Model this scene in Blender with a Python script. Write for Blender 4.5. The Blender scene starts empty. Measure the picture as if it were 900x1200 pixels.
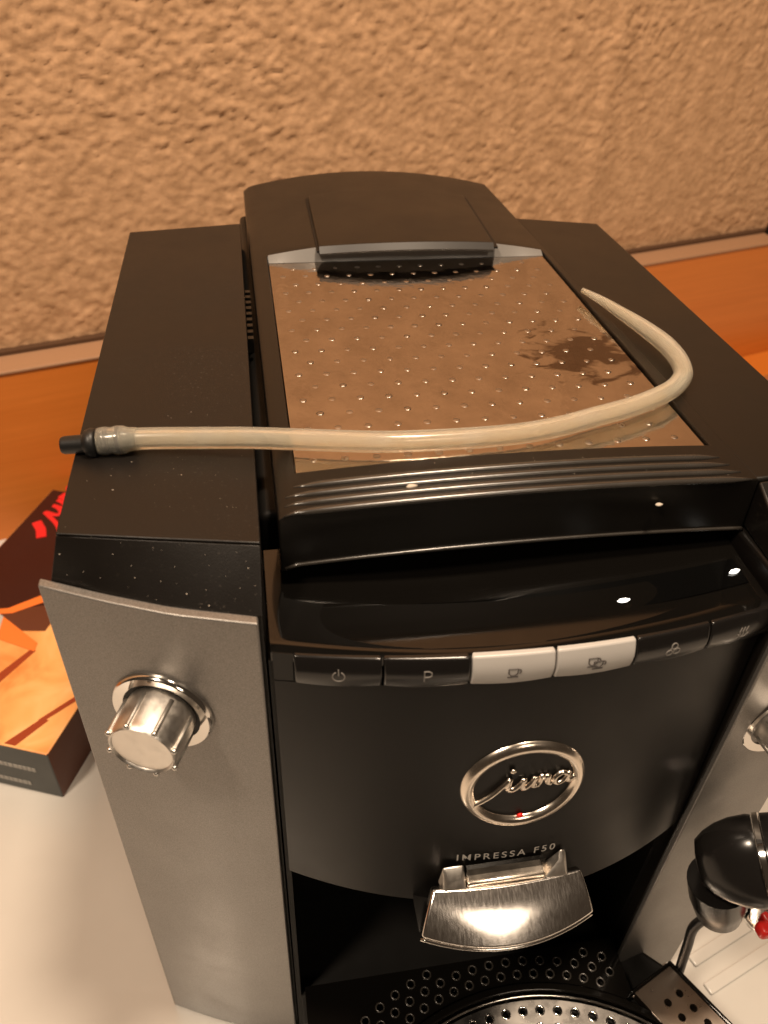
import bpy, bmesh, math, random
from mathutils import Vector, Matrix, noise
random.seed(7)
PI = math.pi
scene = bpy.context.scene
COL = scene.collection

# ------------------------------------------------------------------ camera
CAM = Vector((-0.0757, -0.25, 0.5055))
cam_d = bpy.data.cameras.new("camera")
cam = bpy.data.objects.new("camera", cam_d); COL.objects.link(cam)
cam.matrix_world = Matrix(((0.9863, 0.0745, -0.1471, CAM.x),
                           (-0.1615, 0.6167, -0.7705, CAM.y),
                           (0.0333, 0.7837, 0.6203, CAM.z),
                           (0, 0, 0, 1)))
cam_d.sensor_fit = 'VERTICAL'; cam_d.sensor_height = 24.0; cam_d.lens = 18.6
cam_d.clip_start = 0.01; cam_d.clip_end = 20
cam_d.dof.use_dof = True; cam_d.dof.focus_distance = 0.33; cam_d.dof.aperture_fstop = 9
scene.camera = cam

# ------------------------------------------------------------------ world and lamps
w = bpy.data.worlds.new("World"); scene.world = w; w.use_nodes = True
bg = w.node_tree.nodes['Background']
bg.inputs[0].default_value = (1.0, 0.70, 0.46, 1); bg.inputs[1].default_value = 0.042

def area(name, loc, target, size, power, color):
    d = bpy.data.lights.new(name, 'AREA'); d.shape = 'DISK'; d.size = size
    d.energy = power; d.color = color
    o = bpy.data.objects.new(name, d); COL.objects.link(o)
    o.location = loc
    o.rotation_euler = (Vector(target) - Vector(loc)).to_track_quat('-Z', 'Y').to_euler()
    return o
area("ceiling_lamp", (-0.75, -0.50, 1.70), (0, 0.15, 0.3), 0.22, 19, (1.0, 0.80, 0.60))
area("second_ceiling_lamp", (0.22, -0.12, 1.75), (0, 0.1, 0.3), 0.20, 24, (1.0, 0.78, 0.57))
area("room_lamp", (0.35, -1.3, 1.5), (0, 0, 0.2), 0.4, 4, (1.0, 0.80, 0.60))

scene.view_settings.view_transform = 'Standard'
scene.view_settings.look = 'None'
scene.view_settings.exposure = 0.0
scene.view_settings.gamma = 1.0

# ------------------------------------------------------------------ helpers
WP = {}   # world position of each object's origin

def link(o, parent, pos):
    WP[o.name] = Vector(pos)
    if parent is not None:
        o.parent = parent; o.location = Vector(pos) - WP[parent.name]
    else:
        o.location = pos
    COL.objects.link(o)
    return o

def empty(name, loc):
    o = bpy.data.objects.new(name, None); o.empty_display_size = 0.02
    return link(o, None, loc)

def obj(name, bm, m, parent=None, smooth=False, bevel=0, segs=3, angle=35):
    bmesh.ops.recalc_face_normals(bm, faces=bm.faces)
    c = Vector((0, 0, 0)); lo = Vector((9, 9, 9)); hi = -lo
    for v in bm.verts:
        for i in range(3):
            lo[i] = min(lo[i], v.co[i]); hi[i] = max(hi[i], v.co[i])
    c = (lo + hi) / 2
    if parent is None: c.z = lo.z
    for v in bm.verts: v.co -= c
    me = bpy.data.meshes.new(name)
    bm.to_mesh(me); bm.free()
    if isinstance(m, (list, tuple)):
        for k in m: me.materials.append(k)
    else:
        me.materials.append(m)
    if smooth:
        for p in me.polygons: p.use_smooth = True
        if smooth == 'auto':
            me.set_sharp_from_angle(angle=math.radians(angle))
    o = bpy.data.objects.new(name, me)
    link(o, parent, c)
    if bevel:
        b = o.modifiers.new('bevel', 'BEVEL'); b.width = bevel; b.segments = segs
        b.limit_method = 'ANGLE'; b.angle_limit = math.radians(30); b.harden_normals = False
        for p in me.polygons: p.use_smooth = True
        me.set_sharp_from_angle(angle=math.radians(60))
    return o

def tag(o, label=None, cat=None, group=None, kind=None):
    if label: o['label'] = label
    if cat: o['category'] = cat
    if group: o['group'] = group
    if kind: o['kind'] = kind
    return o

def prism(bm, poly, z0, z1):
    """poly: list of (x,y) ; z0,z1 numbers or functions of (x,y)"""
    f0 = z0 if callable(z0) else (lambda x, y: z0)
    f1 = z1 if callable(z1) else (lambda x, y: z1)
    a = [bm.verts.new((x, y, f0(x, y))) for x, y in poly]
    b = [bm.verts.new((x, y, f1(x, y))) for x, y in poly]
    n = len(poly)
    bm.faces.new(a); bm.faces.new(b)
    for i in range(n):
        j = (i + 1) % n
        bm.faces.new((a[i], a[j], b[j], b[i]))

def box(bm, lo, hi):
    prism(bm, [(lo[0], lo[1]), (hi[0], lo[1]), (hi[0], hi[1]), (lo[0], hi[1])], lo[2], hi[2])

def hexa(bm, a, b):
    """closed solid between two matching polygons of 3D points"""
    A = [bm.verts.new(p) for p in a]; B = [bm.verts.new(p) for p in b]
    n = len(A); bm.faces.new(A); bm.faces.new(B)
    for i in range(n):
        j = (i + 1) % n
        bm.faces.new((A[i], A[j], B[j], B[i]))

def solid_sheet(bm, fn, nu, nv, thick):
    """grid fn(u,v)->Vector in 0..1, given thickness vector (function or Vector)"""
    T = thick if callable(thick) else (lambda u, v: thick)
    top = [[bm.verts.new(fn(i / nu, j / nv)) for j in range(nv + 1)] for i in range(nu + 1)]
    bot = [[bm.verts.new(Vector(fn(i / nu, j / nv)) + Vector(T(i / nu, j / nv))) for j in range(nv + 1)] for i in range(nu + 1)]
    for i in range(nu):
        for j in range(nv):
            bm.faces.new((top[i][j], top[i + 1][j], top[i + 1][j + 1], top[i][j + 1]))
            bm.faces.new((bot[i][j + 1], bot[i + 1][j + 1], bot[i + 1][j], bot[i][j]))
    for i in range(nu):
        bm.faces.new((top[i][0], bot[i][0], bot[i + 1][0], top[i + 1][0]))
        bm.faces.new((top[i][nv], top[i + 1][nv], bot[i + 1][nv], bot[i][nv]))
    for j in range(nv):
        bm.faces.new((top[0][j], top[0][j + 1], bot[0][j + 1], bot[0][j]))
        bm.faces.new((top[nu][j], bot[nu][j], bot[nu][j + 1], top[nu][j + 1]))

def frames(pts):
    n = len(pts); fr = []
    up = None
    for i in range(n):
        t = (pts[min(i + 1, n - 1)] - pts[max(i - 1, 0)]).normalized()
        if up is None:
            ref = Vector((0, 0, 1)) if abs(t.z) < .9 else Vector((0, 1, 0))
            up = (ref - t * ref.dot(t)).normalized()
        else:
            up = (up - t * up.dot(t)).normalized()
        fr.append((t, up, t.cross(up)))
    return fr

def tube(bm, pts, rad, segs=10, close=False, inner=None, caps=True, flat=1.0):
    pts = [Vector(p) for p in pts]; n = len(pts)
    R = rad if callable(rad) else (lambda s: rad)
    fr = frames(pts)
    if close:
        fr = []
        for i in range(n):
            t = (pts[(i + 1) % n] - pts[i - 1]).normalized()
            up = Vector(close); up = (up - t * up.dot(t)).normalized()
            fr.append((t, up, t.cross(up)))
    def rings(Rf):
        out = []
        for i, (p, (t, u, b)) in enumerate(zip(pts, fr)):
            r = Rf(i / max(1, n - 1))
            out.append([bm.verts.new(p + u * (flat * r * math.cos(2 * PI * k / segs)) + b * (r * math.sin(2 * PI * k / segs))) for k in range(segs)])
        return out
    ro = rings(R)
    def skin(rr):
        for i in range(n if close else n - 1):
            a, b = rr[i], rr[(i + 1) % n]
            for k in range(segs):
                bm.faces.new((a[k], a[(k + 1) % segs], b[(k + 1) % segs], b[k]))
    skin(ro)
    if inner:
        ri = rings(inner); skin(ri)
        for e in (0, -1):
            for k in range(segs):
                bm.faces.new((ro[e][k], ro[e][(k + 1) % segs], ri[e][(k + 1) % segs], ri[e][k]))
    elif caps and not close:
        bm.faces.new(ro[0]); bm.faces.new(ro[-1])

def catmull(P, k=8):
    P = [Vector(p) for p in P]
    Q = [P[0] * 2 - P[1]] + P + [P[-1] * 2 - P[-2]]
    out = []
    for i in range(1, len(Q) - 2):
        for j in range(k):
            t = j / k
            a, b, c, d = Q[i - 1], Q[i], Q[i + 1], Q[i + 2]
            out.append(0.5 * ((2 * b) + (c - a) * t + (2 * a - 5 * b + 4 * c - d) * t * t + (3 * b - a - 3 * c + d) * t ** 3))
    out.append(P[-1])
    return out

def lathe(bm, prof, origin, axis, segs=40, ref=Vector((0, 0, 1)), rfun=None, cap0=True, cap1=True):
    """prof: list of (distance along axis, radius)"""
    axis = Vector(axis).normalized(); origin = Vector(origin)
    u = (ref - axis * ref.dot(axis)).normalized(); v = axis.cross(u)
    rings = []
    for d, r in prof:
        ring = []
        for k in range(segs):
            a = 2 * PI * k / segs
            rr = r * (rfun(a, d) if rfun else 1)
            ring.append(bm.verts.new(origin + axis * d + u * (rr * math.cos(a)) + v * (rr * math.sin(a))))
        rings.append(ring)
    for a, b in zip(rings, rings[1:]):
        for k in range(segs):
            bm.faces.new((a[k], a[(k + 1) % segs], b[(k + 1) % segs], b[k]))
    if cap0: bm.faces.new(rings[0])
    if cap1: bm.faces.new(rings[-1])

# ------------------------------------------------------------------ materials
class NT:
    def __init__(s, name):
        s.m = bpy.data.materials.new(name); s.m.use_nodes = True
        s.t = s.m.node_tree; s.b = s.t.nodes['Principled BSDF']; s.out = s.t.nodes['Material Output']
    def n(s, typ, **kw):
        x = s.t.nodes.new(typ)
        for k, v in kw.items():
            if k in x.inputs: x.inputs[k].default_value = v
            else: setattr(x, k, v)
        return x
    def l(s, a, b): s.t.links.new(a, b)
    def coords(s):
        return s.n('ShaderNodeTexCoord').outputs['Object']
    def noise(s, scale, detail=3, rough=.5, co=None, dist=0):
        x = s.n('ShaderNodeTexNoise'); x.inputs['Scale'].default_value = scale
        x.inputs['Detail'].default_value = detail; x.inputs['Roughness'].default_value = rough
        x.inputs['Distortion'].default_value = dist
        s.l(co if co is not None else s.coords(), x.inputs['Vector'])
        return x.outputs['Fac']
    def ramp(s, fac, stops):
        r = s.n('ShaderNodeValToRGB'); e = r.color_ramp.elements
        while len(e) < len(stops): e.new(0.5)
        for i, (p, c) in enumerate(stops):
            e[i].position = p; e[i].color = (*c, 1) if len(c) == 3 else c
        s.l(fac, r.inputs[0]); return r.outputs[0]
    def maprange(s, fac, a, b, c, d):
        r = s.n('ShaderNodeMapRange'); s.l(fac, r.inputs[0])
        for i, v in enumerate((a, b, c, d)): r.inputs[i + 1].default_value = v
        return r.outputs[0]
    def bump(s, fac, strength, dist=.001, normal=None):
        b = s.n('ShaderNodeBump'); b.inputs['Strength'].default_value = strength
        b.inputs['Distance'].default_value = dist
        s.l(fac, b.inputs['Height'])
        if normal: s.l(normal, b.inputs['Normal'])
        return b.outputs[0]

def plastic(name, color, rough, bump=0, bscale=2500, var=.06, spec=.5, dust=0, coat=0):
    k = NT(name); b = k.b
    b.inputs['Base Color'].default_value = (*color, 1)
    b.inputs['Specular IOR Level'].default_value = spec
    co = k.coords()
    f = k.noise(22, 5, .6, co)
    k.l(k.maprange(f, .3, .7, rough - var, rough + var), b.inputs['Roughness'])
    if bump:
        k.l(k.bump(k.noise(bscale, 2, .5, co), bump, .0002), b.inputs['Normal'])
    if coat:
        b.inputs['Coat Weight'].default_value = coat; b.inputs['Coat Roughness'].default_value = .05
    if dust:
        sp = k.noise(900, 1, .4, co)
        big = k.noise(18, 2, .5, co)
        m = k.n('ShaderNodeMath', operation='MULTIPLY')
        k.l(k.maprange(sp, .66, .74, 0, 1), m.inputs[0])
        k.l(k.maprange(big, .45, .65, 0, dust), m.inputs[1])
        mx = k.n('ShaderNodeMix', data_type='RGBA')
        mx.inputs[6].default_value = (*color, 1); mx.inputs[7].default_value = (.35, .30, .25, 1)
        k.l(m.outputs[0], mx.inputs[0]); k.l(mx.outputs[2], b.inputs['Base Color'])
    return k.m

def metal(name, color, rough, var=.05, scale=120, bump=0, stretch=None):
    k = NT(name); b = k.b
    b.inputs['Base Color'].default_value = (*color, 1); b.inputs['Metallic'].default_value = 1
    co = k.coords()
    if stretch:
        mp = k.n('ShaderNodeMapping'); mp.inputs['Scale'].default_value = stretch
        k.l(co, mp.inputs[0]); co2 = mp.outputs[0]
    else: co2 = co
    f = k.noise(scale, 4, .6, co2)
    k.l(k.maprange(f, .3, .7, max(.02, rough - var), rough + var), b.inputs['Roughness'])
    if bump: k.l(k.bump(f, bump, .0003), b.inputs['Normal'])
    return k.m

M = {}
M['matte'] = plastic('satin_black_plastic', (.0075, .006, .005), .38, bump=.2, bscale=1800, dust=.10, spec=.36)
M['hood'] = plastic('hood_black_plastic', (.006, .005, .004), .33, bump=.1, bscale=1800, spec=.36)
M['gloss'] = plastic('piano_black_plastic', (.004, .0035, .003), .08, var=.03)
M['door'] = plastic('door_black_plastic', (.0035, .0028, .0024), .38, spec=.28, bump=.1, bscale=2200)
M['button'] = plastic('button_black_plastic', (.009, .008, .0075), .22)
M['deep'] = plastic('inner_black_plastic', (.005, .0045, .004), .5, spec=.3)
M['rubber'] = plastic('black_fitting_plastic', (.008, .008, .008), .42, bump=.2)
M['silverbtn'] = plastic('silver_button_paint', (.47, .45, .43), .34, bump=.1)
M['print_grey'] = plastic('grey_print', (.40, .38, .35), .5)
M['print_dark'] = plastic('dark_print', (.08, .07, .065), .5)
M['chrome'] = metal('chrome', (.82, .79, .75), .10, .04)
M['knob'] = metal('satin_chrome', (.78, .74, .69), .38, .08, 300, .15)
M['ringm'] = metal('brushed_logo_metal', (.85, .76, .66), .22)
M['bezel'] = plastic('grey_satin_plastic', (.055, .052, .05), .36, var=.03)
M['ramp'] = plastic('light_grey_plastic', (.19, .18, .17), .3)
M['ribm'] = plastic('rib_black_plastic', (.03, .026, .022), .24, spec=.9)
M['icon'] = plastic('dim_icon_print', (.20, .185, .17), .5)
M['red'] = plastic('red_plastic', (.7, .02, .015), .35)
M['redprint'] = plastic('red_print', (.75, .02, .02), .45)
M['white'] = plastic('white_crumb', (.55, .48, .40), .85)

def silver_panel():
    k = NT('silver_lacquer'); b = k.b
    co = k.coords()
    fl = k.noise(2600, 1, .5, co)
    k.l(k.ramp(fl, [(.35, (.19, .176, .163)), (.65, (.28, .262, .245))]), b.inputs['Base Color'])
    b.inputs['Metallic'].default_value = .55
    f = k.noise(14, 4, .6, co)
    k.l(k.maprange(k.noise(30, 4, .6, co), .3, .7, .33, .41), b.inputs['Roughness'])
    k.l(k.bump(fl, .15, .0001), b.inputs['Normal'])
    return k.m
M['silver'] = silver_panel()

def plate_mat():
    k = NT('cup_plate_steel'); b = k.b
    co = k.coords()
    b.inputs['Metallic'].default_value = 1
    f = k.noise(45, 5, .65, co)
    g = k.noise(700, 2, .5, co)
    # dark reflection painted into the steel colour near the right edge
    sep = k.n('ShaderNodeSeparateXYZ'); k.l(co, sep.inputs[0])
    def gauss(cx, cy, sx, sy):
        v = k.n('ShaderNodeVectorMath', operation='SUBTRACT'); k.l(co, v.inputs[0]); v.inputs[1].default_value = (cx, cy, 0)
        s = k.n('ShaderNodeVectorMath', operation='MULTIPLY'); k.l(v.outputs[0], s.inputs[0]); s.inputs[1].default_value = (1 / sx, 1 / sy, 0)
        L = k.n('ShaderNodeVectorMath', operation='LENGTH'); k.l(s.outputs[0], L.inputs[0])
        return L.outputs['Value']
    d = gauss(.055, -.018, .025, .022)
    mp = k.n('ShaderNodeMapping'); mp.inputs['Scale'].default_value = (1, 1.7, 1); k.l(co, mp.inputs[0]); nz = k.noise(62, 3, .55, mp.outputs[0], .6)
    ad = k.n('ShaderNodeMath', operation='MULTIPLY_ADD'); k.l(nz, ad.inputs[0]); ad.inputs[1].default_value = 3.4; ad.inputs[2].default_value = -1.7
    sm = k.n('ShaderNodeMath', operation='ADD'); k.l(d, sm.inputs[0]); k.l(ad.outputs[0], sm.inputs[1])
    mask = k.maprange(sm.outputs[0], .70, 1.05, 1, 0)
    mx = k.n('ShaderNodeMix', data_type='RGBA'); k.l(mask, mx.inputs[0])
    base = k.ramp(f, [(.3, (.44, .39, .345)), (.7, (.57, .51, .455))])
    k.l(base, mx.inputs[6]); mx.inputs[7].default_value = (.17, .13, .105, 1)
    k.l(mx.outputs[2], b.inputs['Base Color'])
    k.l(k.maprange(f, .3, .7, .06, .13), b.inputs['Roughness'])
    k.l(k.bump(g, .03, .0002, k.bump(k.noise(95, 3, .6, co), .20, .001)), b.inputs['Normal'])
    return k.m
M['plate'] = plate_mat()

def spout_mat():
    k = NT('scratched_chrome'); b = k.b; co = k.coords()
    b.inputs['Metallic'].default_value = 1; b.inputs['Base Color'].default_value = (.84, .80, .76, 1)
    mp = k.n('ShaderNodeMapping'); mp.inputs['Scale'].default_value = (1600, 260, 260); mp.inputs['Rotation'].default_value = (0, .3, .5)
    k.l(co, mp.inputs[0])
    s = k.noise(1, 3, .6, mp.outputs[0])
    k.l(k.maprange(s, .35, .75, .14, .22), b.inputs['Roughness'])
    k.l(k.bump(s, .02, .0002), b.inputs['Normal'])
    return k.m
M['spout'] = spout_mat()

def hose_mat():
    k = NT('yellowed_silicone'); b = k.b; co = k.coords()
    f = k.noise(120, 3, .5, co)
    col = k.ramp(f, [(.3, (.99, .93, .78)), (.7, (1, .97, .87))])
    k.l(col, b.inputs['Base Color'])
    b.inputs['Roughness'].default_value = .14
    b.inputs['Transmission Weight'].default_value = .92
    b.inputs['IOR'].default_value = 1.40
    tr_ = k.n('ShaderNodeBsdfTranslucent'); k.l(col, tr_.inputs['Color'])
    df = k.n('ShaderNodeBsdfDiffuse'); k.l(col, df.inputs['Color'])
    m1 = k.n('ShaderNodeMixShader'); m1.inputs[0].default_value = .5; k.l(tr_.outputs[0], m1.inputs[1]); k.l(df.outputs[0], m1.inputs[2])
    m2 = k.n('ShaderNodeMixShader'); m2.inputs[0].default_value = .17; k.l(b.outputs[0], m2.inputs[1]); k.l(m1.outputs[0], m2.inputs[2])
    k.l(m2.outputs[0], k.out.inputs['Surface'])
    return k.m
M['hose'] = hose_mat()
kk = NT('clear_silicone'); kk.b.inputs['Base Color'].default_value = (.80, .78, .70, 1); kk.b.inputs['Roughness'].default_value = .15
kk.b.inputs['Transmission Weight'].default_value = .85; kk.b.inputs['IOR'].default_value = 1.4
M['clear'] = kk.m
kk = NT('indicator_light'); kk.b.inputs['Emission Color'].default_value = (1, .95, .86, 1); kk.b.inputs['Emission Strength'].default_value = 4  # self-glowing white that stands in for lamp reflections
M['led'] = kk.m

def plaster():
    k = NT('rough_plaster'); b = k.b; co = k.coords()
    f = k.noise(9, 5, .6, co); g = k.noise(160, 4, .6, co)
    k.l(k.ramp(k.noise(70, 4, .6, co), [(.3, (.45, .262, .140)), (.7, (.66, .400, .228))]), b.inputs['Base Color'])
    b.inputs['Roughness'].default_value = .85; b.inputs['Specular IOR Level'].default_value = .2
    k.l(k.bump(k.noise(330, 3, .65, co), .4, .0006, k.bump(g, .35, .0012)), b.inputs['Normal'])
    return k.m
M['plaster'] = plaster()

def wood():
    k = NT('varnished_orange_wood'); b = k.b; co = k.coords()
    mp = k.n('ShaderNodeMapping'); mp.inputs['Scale'].default_value = (3, 3, 60); k.l(co, mp.inputs[0])
    f = k.noise(1.6, 5, .6, mp.outputs[0], 1.2)
    k.l(k.ramp(f, [(.25, (.62, .175, .022)), (.75, (.72, .220, .034))]), b.inputs['Base Color'])
    b.inputs['Roughness'].default_value = .42
    k.l(k.bump(k.noise(400, 3, .6, co), .08, .0004), b.inputs['Normal'])
    return k.m
M['wood'] = wood()
M['ledge'] = plastic('dusty_wood_cap', (.38, .21, .115), .6, bump=.1, bscale=300)

def counter():
    k = NT('cream_laminate'); b = k.b; co = k.coords()
    f = k.noise(5, 5, .6, co)
    k.l(k.ramp(f, [(.3, (.58, .555, .515)), (.7, (.66, .635, .595))]), b.inputs['Base Color'])
    k.l(k.maprange(f, .3, .7, .14, .26), b.inputs['Roughness'])
    k.l(k.bump(k.noise(300, 2, .5, co), .03, .0005), b.inputs['Normal'])
    return k.m
M['counter'] = counter()

def carton_print():
    k = NT('carton_picture'); b = k.b; co = k.coords()
    f = k.noise(28, 3, .55, co, .6)
    k.l(k.ramp(f, [(.3, (.72, .24, .06)), (.55, (.86, .40, .13)), (.8, (.90, .52, .22))]), b.inputs['Base Color'])
    b.inputs['Roughness'].default_value = .4
    return k.m
M['art'] = carton_print()
M['maroon'] = plastic('dark_maroon_print', (.035, .006, .004), .38)
M['rust'] = plastic('rust_red_print', (.30, .045, .012), .42)
M['orange'] = plastic('orange_print', (.85, .20, .035), .4)
M['cartongrey'] = plastic('dark_grey_carton', (.07, .075, .072), .5)
M['bottombrown'] = plastic('brown_carton', (.11, .03, .012), .5)

# ------------------------------------------------------------------ setting
bm = bmesh.new(); box(bm, (-1.6, -.55, -.04), (2.2, 1.3, 0))
tag(obj('countertop', bm, M['counter'], bevel=.003), kind='structure')

for i, (p0, p1) in enumerate([((.158, -.078), (.33, -.022)), ((.160, -.094), (.33, -.040))]):
    a_, b_ = Vector(p0), Vector(p1); t_ = (b_ - a_).normalized(); n_ = Vector((-t_.y, t_.x)) * .0035
    bm = bmesh.new(); prism(bm, [(a_ - n_)[:], (b_ - n_)[:], (b_ + n_)[:], (a_ + n_)[:]], .0002, .0022)
    tag(obj('drain_ridge', bm, M['counter'], bevel=.0009), kind='structure')

SL = .291
BX, BY = -.325, .380
ZT = .1666 * 1.0
def wline(x, off=0): return BY + SL * (x - BX) + off
nrm = Vector((SL, -1, 0)).normalized()
# wood upstand with its cap
up = empty('wood_upstand', (-.2, wline(-.2), 0))
tag(up, 'varnished orange wooden upstand running along the wall behind the machine', 'wall panel')
x0, x1 = -1.2, 1.7
ZT = .169
bm = bmesh.new()
prism(bm, [(x0, wline(x0)), (x1, wline(x1)), (x1, wline(x1) + .05), (x0, wline(x0) + .05)], 0, ZT)
obj('panel', bm, M['wood'], up)
bm = bmesh.new()
prism(bm, [(x0, wline(x0) - .0015), (x1, wline(x1) - .0015), (x1, wline(x1) + .045), (x0, wline(x0) + .045)], ZT, ZT + .003)
obj('cap_strip', bm, M['ledge'], up, bevel=.001)
bm = bmesh.new()
prism(bm, [(0, wline(0) - .055), (x1, wline(x1) - .055), (x1, wline(x1) - .0003), (0, wline(0) - .0003)], 0.0003, .012)
obj('foot_strip', bm, M['wood'], up, bevel=.002)
# dark joint along the foot of the plaster and the small end block
bm = bmesh.new()
prism(bm, [(x0, wline(x0) + .030), (x1, wline(x1) + .030), (x1, wline(x1) + .045), (x0, wline(x0) + .045)], ZT + .0032, ZT + .0065)
obj('joint', bm, plastic('brown_joint', (.085, .040, .018), .7), up)

def block():
    cx = .585
    c = Vector((cx, wline(cx) + .028, ZT + .003))
    b_ = empty('cable_clip', c)
    tag(b_, 'small brass coloured block with black clip at the foot of the wall', 'cable clip')
    t = Vector((1, SL, 0)).normalized()
    def slab(bm, a0, a1, z0, z1, d):
        p = [c + t * a0, c + t * a1, c + t * a1 + nrm * d, c + t * a0 + nrm * d]
        prism(bm, [(q.x, q.y) for q in p], z0, z1)
    bm = bmesh.new(); slab(bm, 0, .03, c.z, c.z + .018, .012)
    k = plastic('brass_block', (.62, .38, .14), .45); obj('block', bm, k, b_, bevel=.002)
    bm = bmesh.new(); slab(bm, -.007, -.0005, c.z, c.z + .014, .010)
    obj('clip', bm, M['deep'], b_, bevel=.0015)
block()

def wall():
    bm = bmesh.new()
    def spaced(a, b, c, d, fine, coarse):
        xs = []; v = a
        while v < d:
            xs.append(v); v += fine if b <= v < c else coarse
        xs.append(d); return xs
    xs = spaced(-1.2, -.42, .78, 1.7, .0021, .03)
    zs = spaced(ZT - .01, ZT - .01, .82, 2.3, .0021, .03)
    V = []
    for x in xs:
        col = []
        for z in zs:
            p = Vector((x, 0, z))
            q = p * 118
            wv = Vector((noise.noise(q * .9 + Vector((9, 0, 3))), 0, noise.noise(q * .9 + Vector((1, 5, 7)))))
            r = noise.noise(Vector((q.x, 3.3, q.z * 1.25)) + wv * .9)
            s = noise.noise(Vector((q.x * 2.1, 8.1, q.z * 2.6)) + wv * .8)
            t = noise.noise(Vector((q.x * 4.1, 1.1, q.z * 4.6)))
            patchy = .55 + .7 * (noise.noise(p * 6) + .5)
            hh = (.00145 * max(-.4, r) + .0010 * s + .0006 * t) * patchy
            # faint trowel seam
            hh += .0025 * math.exp(-((x - .30 - .04 * (z - .3)) / .012) ** 2)
            b_ = wline(x, .0345)
            col.append(bm.verts.new((x + nrm.x * hh, b_ + nrm.y * hh + .004, z)))
        V.append(col)
    for i in range(len(xs) - 1):
        for j in range(len(zs) - 1):
            bm.faces.new((V[i][j], V[i + 1][j], V[i + 1][j + 1], V[i][j + 1]))
    # thickness behind
    a = [V[0][0].co + Vector((0, .12, 0)), V[-1][0].co + Vector((0, .12, 0)), V[-1][-1].co + Vector((0, .12, 0)), V[0][-1].co + Vector((0, .12, 0))]
    B = [bm.verts.new(p) for p in a]; bm.faces.new(B[::-1])
    o = obj('wall', bm, M['plaster'], smooth=True)
    tag(o, kind='structure')
wall()

# ------------------------------------------------------------------ coffee machine
mc = empty('coffee_machine', (0, .08, 0))
tag(mc, 'black and silver fully automatic coffee machine standing on the cream countertop', 'coffee machine')
H = .345
DC = .0105
def arc_top(x): return -.0903 + 1.37 * (x - DC) ** 2
def arc_bot(x): return -.1062 + 3.1 * (x - DC) ** 2
ZD1, ZD0 = .302, .185
def door_y(x, z):
    t = (ZD1 - z) / (ZD1 - ZD0)
    return arc_top(x) * (1 - t) + arc_bot(x) * t

# --- left column
def seam_y(x): return -.0490 + (x + .1403) / .0623 * (-.0122)
def panel_y(x):   # front of left silver panel
    P = [(-.1480, -.0550), (-.1274, -.0647), (-.1065, -.0733), (-.0804, -.0808)]
    if x <= P[0][0]: return P[0][1]
    for (a, b), (c, d) in zip(P, P[1:]):
        if x <= c: return b + (d - b) * (x - a) / (c - a)
    return P[-1][1]
ZP = .3295
xsL = [-.148 + i * (.148 - .0804) / 12 for i in range(13)]
bm = bmesh.new()
prism(bm, [(-.1403, seam_y(-.1403)), (-.078, seam_y(-.078)), (-.078, .2313), (-.1403, .2207)], H - .02, H)
obj('side_lid', bm, M['matte'], mc, bevel=.0005)
# front cap: slanted piece between seam and the silver panel
bm = bmesh.new()
n = 8
A, B, C_, D = [], [], [], []
for i in range(n + 1):
    u = i / n
    xs_ = -.1403 + .0623 * u; xp = -.1447 + (.1447 - .0790) * u
    A.append(bm.verts.new((xs_, seam_y(xs_) - .0005, H - .0004)))
    B.append(bm.verts.new((xp, panel_y(xp) + .0040, ZP - .0010)))
    C_.append(bm.verts.new((xp, panel_y(xp) + .0040, 0.004)))
    D.append(bm.verts.new((xs_, seam_y(xs_) - .0005, 0.004)))
for i in range(n):
    bm.faces.new((A[i], A[i + 1], B[i + 1], B[i])); bm.faces.new((B[i], B[i + 1], C_[i + 1], C_[i]))
    bm.faces.new((C_[i], C_[i + 1], D[i + 1], D[i])); bm.faces.new((D[i], D[i + 1], A[i + 1], A[i]))
bm.faces.new((A[0], B[0], C_[0], D[0])); bm.faces.new((A[n], D[n], C_[n], B[n]))
obj('front_cap', bm, M['matte'], mc, smooth='auto', bevel=.0004)
bm = bmesh.new()
prism(bm, [(-.1400, -.047), (-.0785, -.058), (-.0785, .228), (-.1400, .219)], .004, H - .021)
obj('side_housing', bm, M['matte'], mc, bevel=.002)
bm = bmesh.new()
poly = [(x, panel_y(x)) for x in xsL] + [(x, panel_y(x) + .0038) for x in reversed(xsL)]
prism(bm, poly, 0.0, ZP)
obj('silver_panel', bm, M['silver'], mc, bevel=.0007)

# --- right column
bm = bmesh.new()
prism(bm, [(.0960, -.048), (.1405, -.045), (.1405, .2180), (.0894, .2318)], H - .02, H)
obj('side_lid', bm, M['hood'], mc, bevel=.0012)
bm = bmesh.new()
def rp_y(x): return -.0885 + (x - .0945) / .0485 * .0105
prism(bm, [(.0960, rp_y(.096) + .003), (.1415, rp_y(.1415) + .003), (.1400, .216), (.0905, .229)], .004, H - .021)
obj('side_housing', bm, M['matte'], mc, bevel=.002)
bm = bmesh.new()
hexa(bm, [(.0970, -.0485, H - .0005), (.1402, -.0455, H - .0005), (.1402, -.0455, H - .020), (.0970, -.0485, H - .020)],
     [(.0950, rp_y(.095) + .003, ZP), (.1415, rp_y(.1415) + .003, ZP), (.1415, rp_y(.1415) + .003, H - .0205), (.095, rp_y(.095) + .003, H - .0205)])
obj('front_cap', bm, M['matte'], mc, bevel=.001)
bm = bmesh.new()
xr = [.0945 + i * .0485 / 8 for i in range(9)]
prism(bm, [(x, rp_y(x)) for x in xr] + [(x, rp_y(x) + .0027) for x in reversed(xr)], .008, ZP)
obj('silver_panel', bm, M['silver'], mc, bevel=.0007)

# --- body core (back, recess walls)
bm = bmesh.new(); prism(bm, [(-.0783, -.030), (.095, -.030), (.0895, .290), (-.0783, .290)], .004, .331)
obj('body', bm, M['deep'], mc, bevel=.003)
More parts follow.
